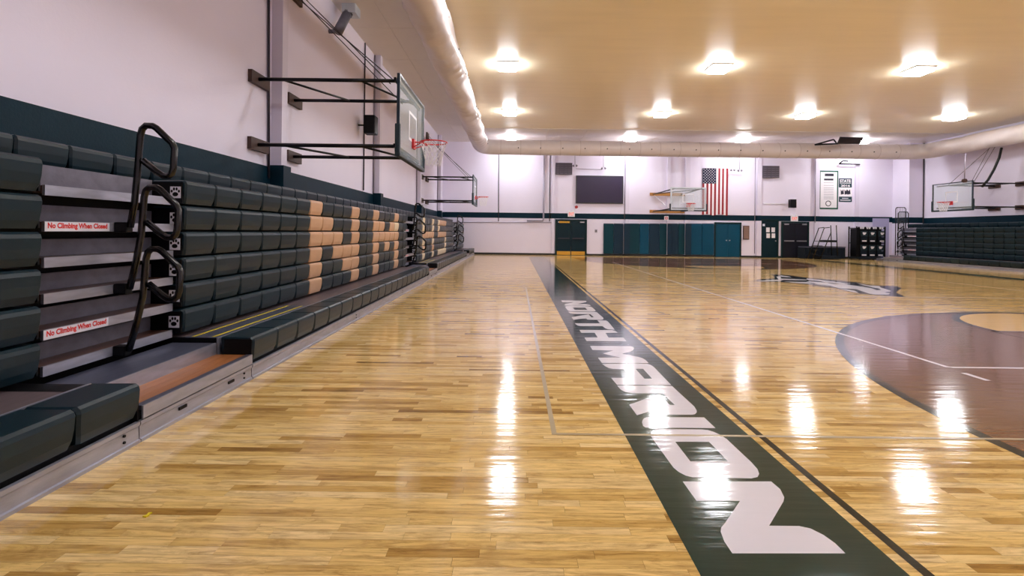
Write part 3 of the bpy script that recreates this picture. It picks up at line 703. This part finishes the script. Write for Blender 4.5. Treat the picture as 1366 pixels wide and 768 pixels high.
# exit signs
def exit_sign(px, py, label):
    t = wthing('exit_sign', label, 'exit sign', px, py+4)
    wallbox('sign_box', 'white_plastic', t, px-4.6, py-3.6, px+4.6, py+3.6, 0.013, 0.09, bevel=0.01)
    a = BW(px-3.4, py+2.0); b = BW(px+3.4, py-2.0)
    text_part('sign_lettering', 'EXIT', 'exit_glow', t, lambda p, q: (a.x+p, YB-0.0915, a.z+q), b.x-a.x, b.z-a.z, bold=0.03)
    for s_ in (-1, 1): MB().disc((BW(px+s_*2.6, py-4.6).x, YB-0.06, BW(px, py-4.6).z), 0.05, 'y', 10, 0.06).build('sign_lamp', 'white_plastic', t)
exit_sign(762, 285.5, 'lit exit sign above the brass-plated double doors'); exit_sign(1059, 291.5, 'lit exit sign above the dark grey double doors')
a = BW(888, 291)
t = wthing('wall_sign', 'small white sign with a red square on the far green stripe', 'sign', 888, 294)
wallbox('sign_plate', 'white_plastic', t, 885.2, 288.2, 890.8, 293.8, 0.126, 0.14); wallbox('sign_mark', 'red_ink', t, 886.3, 289.4, 889.7, 292.6, 0.1401, 0.143)
wallbox('sign_mark', 'white_plastic', t, 887.2, 290.4, 888.9, 291.6, 0.1431, 0.145)
o = MB().disc((BW(768.8, 276).x, YB-0.05, BW(768.8, 276).z), 0.09, 'y', 14, 0.09).build('alarm_bell', 'flag_red'); tag(o, 'round dark red alarm bell below the display board', 'alarm')
# notice board
t = wthing('notice_board', 'narrow brown notice board beside the teal cabinet doors', 'notice board', 995, 320)
wallbox('board_frame', 'mount_wood', t, 991, 301, 999, 319.5, 0.001, 0.05); wallbox('board_face', 'board_brown', t, 991.8, 301.9, 998.2, 318.6, 0.0501, 0.056)
# wall pads
pads = [(804.8, 818, 'pad_deep'), (818.4, 831, 'pad_dark'), (839.5, 852.6, 'pad_deep'), (853, 865, 'pad_teal'), (865.4, 878.8, 'pad_dark'), (879.2, 889, 'pad_deep'), (894, 904, 'pad_dark'), (904.4, 912.8, 'pad_deep'), (920.6, 935.5, 'pad_teal'), (935.9, 951.6, 'pad_teal'), (832.4, 839, 'pad_dark')]
nmz = {'pad_deep': 'deep teal', 'pad_dark': 'slate blue', 'pad_teal': 'bright teal'}
pads = sorted(pads[:-1]+[(831.5, 839.2, 'pad_dark'), (888.9, 893.9, 'pad_dark'), (912.8, 920.5, 'pad_dark')])
for k, (a_, b_, m_) in enumerate(pads):
    xa, xb = BW(a_, 318).x, BW(b_, 318).x; zt = BW((a_+b_)/2, 298.4).z; pj = 0.125 if b_-a_ < 8 else 0.0
    t = thing('wall_pad', '%s wall pad, %s in line from the brass-plated doors' % (nmz[m_], ORD[k]), 'wall pad', ((xa+xb)/2, YB-0.05, 0.11), 'wall pads under the far hoop')
    box('pad_cushion', m_, t, xa, xb, YB-0.1-pj, YB-0.022-pj, 0.12, zt, bevel=0.02)
    box('pad_backing', 'mount_wood', t, xa+0.01, xb-0.01, YB-0.0219-pj, YB-0.001-pj, 0.11, zt+0.02)
# flag
t = wthing('flag', 'striped flag with blue starred field hanging vertically on the far wall', 'flag', 953, 286)
fx0, fx1 = BW(936.5, 255).x, BW(970.5, 255).x; fz1, fz0 = BW(953, 224.5).z, BW(953, 286.5).z; sw = (fx1-fx0)/13
def drape(x): return YB-0.05-0.012*math.sin(x*11)
for k in range(13):
    mb = MB(); x0, x1 = fx0+k*sw, fx0+(k+1)*sw; top = fz1 if k >= 7 else fz1-(fz1-fz0)*0.33; dz = 0.03*math.sin(k*0.9)
    n = 3; vs = []
    for i in range(n+1):
        xx = x0+(x1-x0)*i/n; vs.append((xx, drape(xx)))
    mb.prism([(x, yy) for x, yy in vs]+[(x, yy+0.004) for x, yy in vs[::-1]], lambda a, b, q: (a, b, q), fz0+dz, top)
    mb.build('stripe', 'flag_red' if k % 2 == 0 else 'flag_white', t)
mb = MB(); vs = [(fx0+7*sw*i/12, drape(fx0+7*sw*i/12)) for i in range(13)]
cn = mb.prism([(x, yy-0.001) for x, yy in vs]+[(x, yy+0.004) for x, yy in vs[::-1]], lambda a, b, q: (a, b, q), fz1-(fz1-fz0)*0.33, fz1).build('canton', 'flag_blue', t)
cw, ch = 7*sw, (fz1-fz0)*0.33
def star(cx, cz, r):
    return [(cx+(r if k % 2 == 0 else r*0.4)*math.sin(pi*k/5), cz+(r if k % 2 == 0 else r*0.4)*math.cos(pi*k/5)) for k in range(10)]
for j in range(11):
    for i in range(5 if j % 2 == 0 else 4):
        cx = fx0+cw*((i+0.5)/5 if j % 2 == 0 else (i+1)/5); cz = fz1-ch*(j+0.7)/11.4
        MB().poly([star(cx, cz, 0.034)], lambda a, b: (a, drape(a)-0.003, b)).build('star', 'flag_white', cn)
# banners
t = wthing('record_banner', 'tall white banner with green border and a ring at its foot', 'banner', 1104, 279)
wallbox('banner_border', 'banner_green', t, 1092.5, 227.5, 1118, 279, 0.001, 0.012); wallbox('banner_sheet', 'paper', t, 1094.3, 229.5, 1116.2, 277, 0.0121, 0.016)
for (a0, b0, a1, b1, m_) in [(1100, 231.5, 1112, 235, 'ink'), (1099, 238.2, 1111.5, 240.6, 'ink')]+[(1098.5, yy, 1111.8, yy+0.5, 'ink_grey') for yy in (243.5, 247, 250.2, 252.2, 254.6, 256.8, 259.2, 261.4, 263.4, 265)]:
    wallbox('banner_print', m_, t, a0, b0, a1, b1, 0.0161, 0.018)
c = BW(1104.6, 271.3)
MB().tube([(c.x+0.15*math.cos(2*pi*k/20), YB-0.018, c.z+0.15*math.sin(2*pi*k/20)) for k in range(20)], 0.022, 4, closed=True).build('banner_ring', 'ink', t)
t = wthing('state_banner', 'dark green and white STATE 2016 banner beside the tall record banner', 'banner', 1127, 269)
wallbox('banner_sheet', 'paper', t, 1118.8, 237.8, 1136.2, 269.2, 0.001, 0.008)
wallbox('banner_panel', 'banner_navy', t, 1118.8, 237.8, 1136.2, 250, 0.0081, 0.012); wallbox('banner_panel', 'banner_navy', t, 1118.8, 262.2, 1136.2, 269.2, 0.0081, 0.012)
for tx, (a0, b0, a1, b1) in (('STATE', (1120.2, 243.2, 1134.8, 239.4)), ('2016', (1121.6, 249, 1133.8, 246.2))):
    a = BW(a0, b0); b = BW(a1, b1)
    text_part('banner_lettering', tx, 'paper', t, lambda p, q: (a.x+p, YB-0.0125, a.z+q), b.x-a.x, b.z-a.z, bold=0.03)
wallbox('banner_rule', 'paper', t, 1120.2, 244, 1134.8, 244.6, 0.0121, 0.013)
for px in (1123.5, 1128.5, 1132.3): 
    a = BW(px, 256)
    MB().poly([[(a.x-0.09, a.z-0.16), (a.x+0.1, a.z-0.12), (a.x+0.06, a.z+0.17), (a.x-0.02, a.z+0.05), (a.x-0.1, a.z+0.15)]], lambda p, q: (p, YB-0.0087, q)).build('banner_print', 'ink', t)
wallbox('banner_print', 'paper', t, 1123, 264, 1131.5, 264.9, 0.0121, 0.013); wallbox('banner_print', 'paper', t, 1120.5, 266.4, 1134.5, 267.4, 0.0121, 0.013)
# loudspeakers
def speaker(c, label, face):
    t = thing('loudspeaker', label, 'speaker', (c.x, c.y, c.z-0.25))
    if face == 'y':
        box('cabinet', 'black', t, c.x-0.17, c.x+0.17, c.y-0.14, c.y+0.14, c.z-0.25, c.z+0.25, bevel=0.02); box('grille', 'steel_black', t, c.x-0.15, c.x+0.15, c.y-0.15, c.y-0.141, c.z-0.23, c.z+0.23)
        tube('wall_bracket', 'steel_black', t, [(c.x, c.y+0.14, c.z), (c.x, YB-0.01, c.z)], 0.025, 6)
    else:
        box('cabinet', 'black', t, c.x-0.15, c.x+0.15, c.y-0.17, c.y+0.17, c.z-0.25, c.z+0.25, bevel=0.02); box('grille', 'steel_black', t, c.x+0.151, c.x+0.16, c.y-0.15, c.y+0.15, c.z-0.23, c.z+0.23)
        tube('wall_bracket', 'steel_black', t, [(c.x-0.15, c.y, c.z), (XL+0.01, c.y, c.z)], 0.025, 6)
speaker(P(1057, 271.5, YB-0.4), 'black loudspeaker on the far wall above the dark grey doors', 'y')
speaker(PX(494.5, 167, XL+0.35), 'black loudspeaker on the left wall behind the near backboard', 'x')
o = tube('conduit', 'white_plastic', None, [BW(1019, 271.5, 0.03), BW(1048, 271.8, 0.03)], 0.02, 6); tag(o, 'short white conduit running to the loudspeaker over the grey doors', 'pipe')
# conduits and small lamps at the top of the far wall
def pipe(label, pts, r, mat='pipe_grey'): return tag(tube('conduit', mat, None, pts, r, 7), label, 'pipe')
pipe('dark vertical conduit left of the white wall panel near the corner', [BW(665.5, 190, 0.03), BW(665, 295, 0.03)], 0.025, 'vent_dark')
pipe('thin horizontal rail along the top of the low white wall panel', [BW(604, 296.2, 0.03), BW(735.5, 296.8, 0.03)], 0.02, 'pipe_grey')
pipe('dark conduit beside the left end of the green far doors', [BW(734, 200, 0.03), BW(733, 295, 0.03)], 0.025, 'vent_dark')
pipe('grey swing-arm pipe bent along the bottom of the white panel', [BW(725.8, 200, 0.1), BW(725, 292, 0.1), BW(724, 294.6, 0.1), BW(703, 294.4, 0.1)], 0.05)
pipe('dark conduit right of the display board', [BW(833.4, 205, 0.03), BW(833, 292, 0.03)], 0.02)
pipe('long vertical conduit beside the far vent and single green door', [BW(1007.6, 205, 0.03), BW(1006.5, 338, 0.03)], 0.02)
pipe('vertical conduit left of the tall record banner', [BW(1088, 205, 0.143), BW(1087.3, 297, 0.143)], 0.025)
pipe('dark vertical conduit on the corner pillar by the opposite wall', [(23.40, 28.372, 6.72), (23.40, 28.372, 0.01)], 0.028, 'vent_dark')
pipe('thin conduit joining the two small lamps above the display board', [BW(768, 225, 0.013), BW(803, 226, 0.013)], 0.014)
pipe('dark conduit running up the pilaster by the near hoop', [PX(358.5, 0, XL+0.03), PX(358.5, 238, XL+0.03)], 0.022, 'vent_dark')
pipe('thin conduit behind the near backboard speaker', [(XL+0.03, 14.1, 2.5), (XL+0.03, 14.1, 6.7)], 0.02, 'vent_dark')
pipe('conduit on the left wall pilaster behind the near backboard', [(XL+0.03, 15.08, 2.5), (XL+0.03, 15.08, 6.7)], 0.025, 'pipe_grey')
pipe('conduit on the left wall just past the HS bleacher pilaster', [(XL+0.03, 21.68, 2.5), (XL+0.03, 21.68, 6.7)], 0.025, 'pipe_grey')
pipe('conduit on the left wall closest to the far corner', [(XL+0.03, 27.5, 2.5), (XL+0.03, 27.5, 6.7)], 0.025, 'pipe_grey')
for px, py, lb in ((767, 220, 'small twin spot lamp hanging beside the far left vent'), (805, 223.5, 'small twin spot lamp above the display board'), (977, 226, 'small pendant lamp right of the flag, nearer the flag'), (986.5, 226.5, 'small pendant lamp right of the flag, farther from it')):
    t = wthing('wall_lamp', lb, 'lamp', px, py)
    tube('stem', 'pipe_grey', t, [BW(px, 200, 0.18), BW(px, py, 0.18)], 0.015, 6)
    for s_ in (-1, 1):
        c = BW(px+s_*1.6, py, 0.2)
        MB().tube([c, c+Vector((0.03*s_, -0.08, -0.06))], [0.04, 0.065], 10).build('lamp_head', 'pipe_grey', t, smooth=True)
# bracket above the banners and the ceiling-folded frame above the duct
t = wthing('wall_bracket', 'dark triangular bracket on the far wall above the STATE banner', 'bracket', 1133, 219)
for q in (((1119.5, 218.5), (1147, 219.2)), ((1119.8, 218), (1125, 214)), ((1125, 214), (1131, 215))): tube('bracket_bar', 'steel_black', t, [BW(*q[0], 0.2), BW(*q[1], 0.2)], 0.035, 6)
t = thing('folded_backboard', 'dark folded frame tucked under the ceiling above the far duct', 'backboard', P(1130, 190, 26.2))
q = [P(1118, 192, 25.6), P(1147, 192, 25.6), P(1152, 183.5, 25.9), P(1122, 182.5, 25.9)]
mb = MB(); mb.v = [Vector(a) for a in q]+[Vector(a)+Vector((0, 0.1, 0.03)) for a in q]; mb.f = [(0,1,2,3),(7,6,5,4),(0,4,5,1),(1,5,6,2),(2,6,7,3),(3,7,4,0)]
mb.build('panel', 'screen_frame', t)
for a_, b_ in (((1087, 193), (1112, 186)), ((1087, 193), (1118, 191.5)), ((1112, 186), (1116, 191))): tube('frame_bar', 'steel_black', t, [P(*a_, 25.7), P(*b_, 25.7)], 0.04, 6)
# light switch / call point
for px, py, lb in ((795, 308, 'small pale switch box on the wall right of the green doors'),): 
    t = wthing('switch_box', lb, 'switch', px, py+2); wallbox('switch_plate', 'pipe_grey', t, px-1.6, py-2, px+1.6, py+2, 0.001, 0.03); wallbox('switch_lever', 'vent_dark', t, px-0.5, py-0.9, px+0.5, py+0.9, 0.03, 0.05)
# low white wall panel in the corner
t = struct(MB().box(BW(604, 320).x, BW(736, 320).x, YB-0.015, YB-0.0005, 0.11, BW(690, 296.8).z).build('trim_%d' % 30, 'wall'))

# ------------------------------------------------------------------ flood lamp at the left wall top
t = thing('flood_lamp', 'grey flood lamp on a tubular arm high on the left wall', 'lamp', PX(452, 42, XL+0.2))
a, b = PX(451, 42, XL+0.22), PX(463, 19, XL+0.30)
tube('arm', 'alu_dull', t, [a, b], 0.11, 12)
tube('collar', 'black', t, [b, b+(b-a).normalized()*0.05], 0.12, 12)
c = b+(b-a).normalized()*0.2
box('lamp_head', 'frame_silver', t, c.x-0.13, c.x+0.2, c.y-0.2, c.y+0.2, c.z-0.15, c.z+0.1, bevel=0.03)
box('mount_plate', 'alu_dull', t, c.x-0.1, c.x+0.62, c.y-0.25, c.y+0.3, c.z+0.1, c.z+0.14)
tube('wall_stub', 'alu_dull', t, [a, Vector((XL+0.01, a.y, a.z))], 0.05, 8)
# winch hose over the opposite hoop
pts = [Vector((XR-1.0, 22.5, 5.6)), Vector((XR-0.9, 22.6, 5.0)), Vector((XR-0.95, 22.8, 4.6)), Vector((XR-1.15, 23.1, 4.2)), Vector((XR-1.3, 23.3, 3.9))]
pts = [P(1336, 197, 22.6), P(1333, 210, 22.6), P(1326, 226, 22.6), P(1318, 240, 22.6), P(1310, 249, 22.6)]
tag(tube('winch_hose', 'black', None, pts, 0.05, 8), 'thick black hose hanging above the opposite hoop', 'hose')
t = thing('pendant_sensor', 'small red-brown sensor on a rod above the opposite backboard', 'sensor', P(1286.5, 242, 22.9))
tube('rod', 'pipe_grey', t, [P(1288, 205, 22.9), P(1286.5, 239, 22.9)], 0.02, 6); MB().disc(P(1286.5, 241, 22.9), 0.09, 'y', 12, 0.12).build('sensor_head', 'mount_wood', t)

# ------------------------------------------------------------------ equipment in the far corner
# rolling ladder
YL = 28.3; g = lambda px, py, Y=YL: P(px, py, Y)
t = thing('rolling_ladder', 'black rolling platform ladder standing before the dark covered bench', 'ladder', (G(1098, 345).x, YL, 0))
def lp(px, z, y): return Vector(((px-CX-1)*YL/F, y, z))
for yy in (28.0, 28.5):
    tube('front_rail', 'black_gloss', t, [lp(1081.5, 0.03, yy), lp(1096, 1.78, yy), lp(1103, 1.82, yy)], 0.026, 6)
    tube('back_post', 'black_gloss', t, [lp(1114, 0.03, yy), lp(1112, 1.95, yy)], 0.026, 6)
tube('front_rail', 'black_gloss', t, [lp(1090.5, 0.03, 27.95), lp(1104, 1.5, 27.95)], 0.024, 6)
for zz, a_, b_ in ((0.12, 1083, 1114), (1.02, 1091, 1113)): box('cross_beam', 'black', t, lp(a_, 0, 0).x, lp(b_, 0, 0).x, 27.98, 28.03, zz-0.04, zz+0.04)
for i in range(4): 
    z = 0.27+0.25*i; box('step', 'black', t, lp(1082.5+2.1*i+1, 0, 0).x, lp(1082.5+2.1*i+8, 0, 0).x, 28.03, 28.49, z-0.015, z+0.015)
box('platform', 'black', t, lp(1098, 0, 0).x, lp(1113, 0, 0).x, 28.03, 28.49, 1.06, 1.1)
box('ladder_base', 'cloth_dark', t, lp(1092, 0, 0).x, lp(1115, 0, 0).x, 27.9, 28.55, 0.03, 0.2)
# covered bench
x0, x1 = P(1070, 330, 29).x, P(1124, 330, 29).x
t = thing('covered_bench', 'long low bench draped in dark cloth against the far wall', 'bench', ((x0+x1)/2, 29.1, 0))
mb = MB(); n = 40; top = []
for k in range(n+1): xx = x0+(x1-x0)*k/n; top.append((xx, 28.72-0.025*math.sin(xx*14)-0.015*math.sin(xx*31)))
mb.prism(top+[(x1, 29.45), (x0, 29.45)], lambda a, b, q: (a, b, q), 0.02, 0.66); mb.build('drape', 'cloth_dark', t)
box('bench_top', 'leaning_board', t, x0+0.02, x1-0.02, 28.74, 29.44, 0.661, 0.69); box('bench_cover', 'cloth_dark', t, x0, x1, 28.7, 29.46, 0.691, 0.72, bevel=0.01)
# cart of folded chairs
YC = 28.0; x0, x1 = P(1144, 330, YC).x, P(1183, 330, YC).x; hz = P(1163, 302, YC).z
t = thing('chair_cart', 'black rolling cart hung with two tiers of folded chairs', 'cart', ((x0+x1)/2, YC+0.35, 0))
box('cart_base', 'cloth_dark', t, x0-0.02, x1-0.1, YC-0.1, YC+0.8, 0.06, 0.16)
for xx in (x0+0.12, x1-0.25):
    for yy in (YC, YC+0.7): MB().disc((xx, yy, 0.032), 0.032, 'x', 10, 0.03).build('caster', 'black', t)
for xx in (x0, x1-0.05):
    for yy in (YC+0.1, YC+0.75): box('post', 'black', t, xx, xx+0.05, yy, yy+0.05, 0.16, hz)
for zz in (0.92, hz-0.12):
    for yy in (YC+0.1, YC+0.75): box('cart_rail', 'black', t, x0+0.05, x1-0.05, yy, yy+0.04, zz, zz+0.05)
box('cart_side', 'black', t, x0+0.051, x0+0.2, YC+0.151, YC+0.7, 0.17, hz-0.13)
box('cart_back', 'black', t, x0+0.201, x1, YC+0.42, YC+0.46, 0.17, hz-0.1)
for k in range(12): box('hook', 'white_plastic' if k % 3 else 'black', t, x0+0.08+k*(x1-x0-0.2)/12, x0+0.14+k*(x1-x0-0.2)/12, YC+0.05, YC+0.099, hz-0.14, hz-0.02)
for r_, zt in enumerate((hz-0.2, 0.9)):
    for c_, px in enumerate(((1156, 1167, 1180), (1156, 1167, 1178))[r_]):
        cx = P(px, 330, YC).x; hh = zt-(0.98 if r_ == 0 else 0.18)
        f = thing('folded_chair', 'black folded chair with white emblem, %s tier of the cart, %s from the ladder' % ('upper' if r_ == 0 else 'lower', ORD[c_]), 'chair', (cx, YC+0.2, zt-hh), 'chairs on the cart, %s tier' % ('upper' if r_ == 0 else 'lower'))
        zt2 = zt-0.03
        for s_ in (-1, 1): tube('chair_leg', 'black', f, [(cx+s_*0.2, YC+0.22, zt-hh+0.02), (cx+s_*0.2, YC+0.22, zt2)], 0.012, 6)
        bk = box('back_panel', 'pad_green', f, cx-0.19, cx+0.19, YC+0.19, YC+0.24, zt2-0.34, zt2-0.02, bevel=0.01)
        em = [(-0.11, 0.06), (-0.04, 0.085), (0.02, 0.07), (0.11, 0.075), (0.1, 0.01), (0.06, -0.02), (0.04, -0.075), (-0.02, -0.05), (-0.05, -0.085), (-0.08, -0.01)]
        MB().poly([[(cx+a, zt2-0.18+b) for a, b in em]], lambda p, q: (p, YC+0.1885, q)).build('emblem', 'paper', bk)
        st_ = box('seat_panel', 'cloth_dark', f, cx-0.19, cx+0.19, YC+0.19, YC+0.24, zt-hh+0.03, zt2-0.36, bevel=0.01)
        box('name_strip', 'paper', st_, cx-0.13, cx+0.13, YC+0.186, YC+0.1895, zt-hh+0.06, zt-hh+0.13)
# leaning board behind the cart
a, b = P(1164.5, 291, 29.0), P(1185.5, 340, 29.0)
t = thing('leaning_panel', 'tall plain lavender panel standing behind the chair cart', 'panel', ((a.x+b.x)/2, 29.2, 0))
box('panel_sheet', 'leaning_board', t, a.x, b.x, 29.0, 29.04, 0.02, a.z, bevel=0.004)
for xx in (a.x+0.08, b.x-0.14): box('panel_foot', 'black', t, xx, xx+0.06, 28.9, 29.3, 0, 0.0199); box('panel_strut', 'black', t, xx, xx+0.05, 29.041, 29.08, 0.02, a.z-0.2)
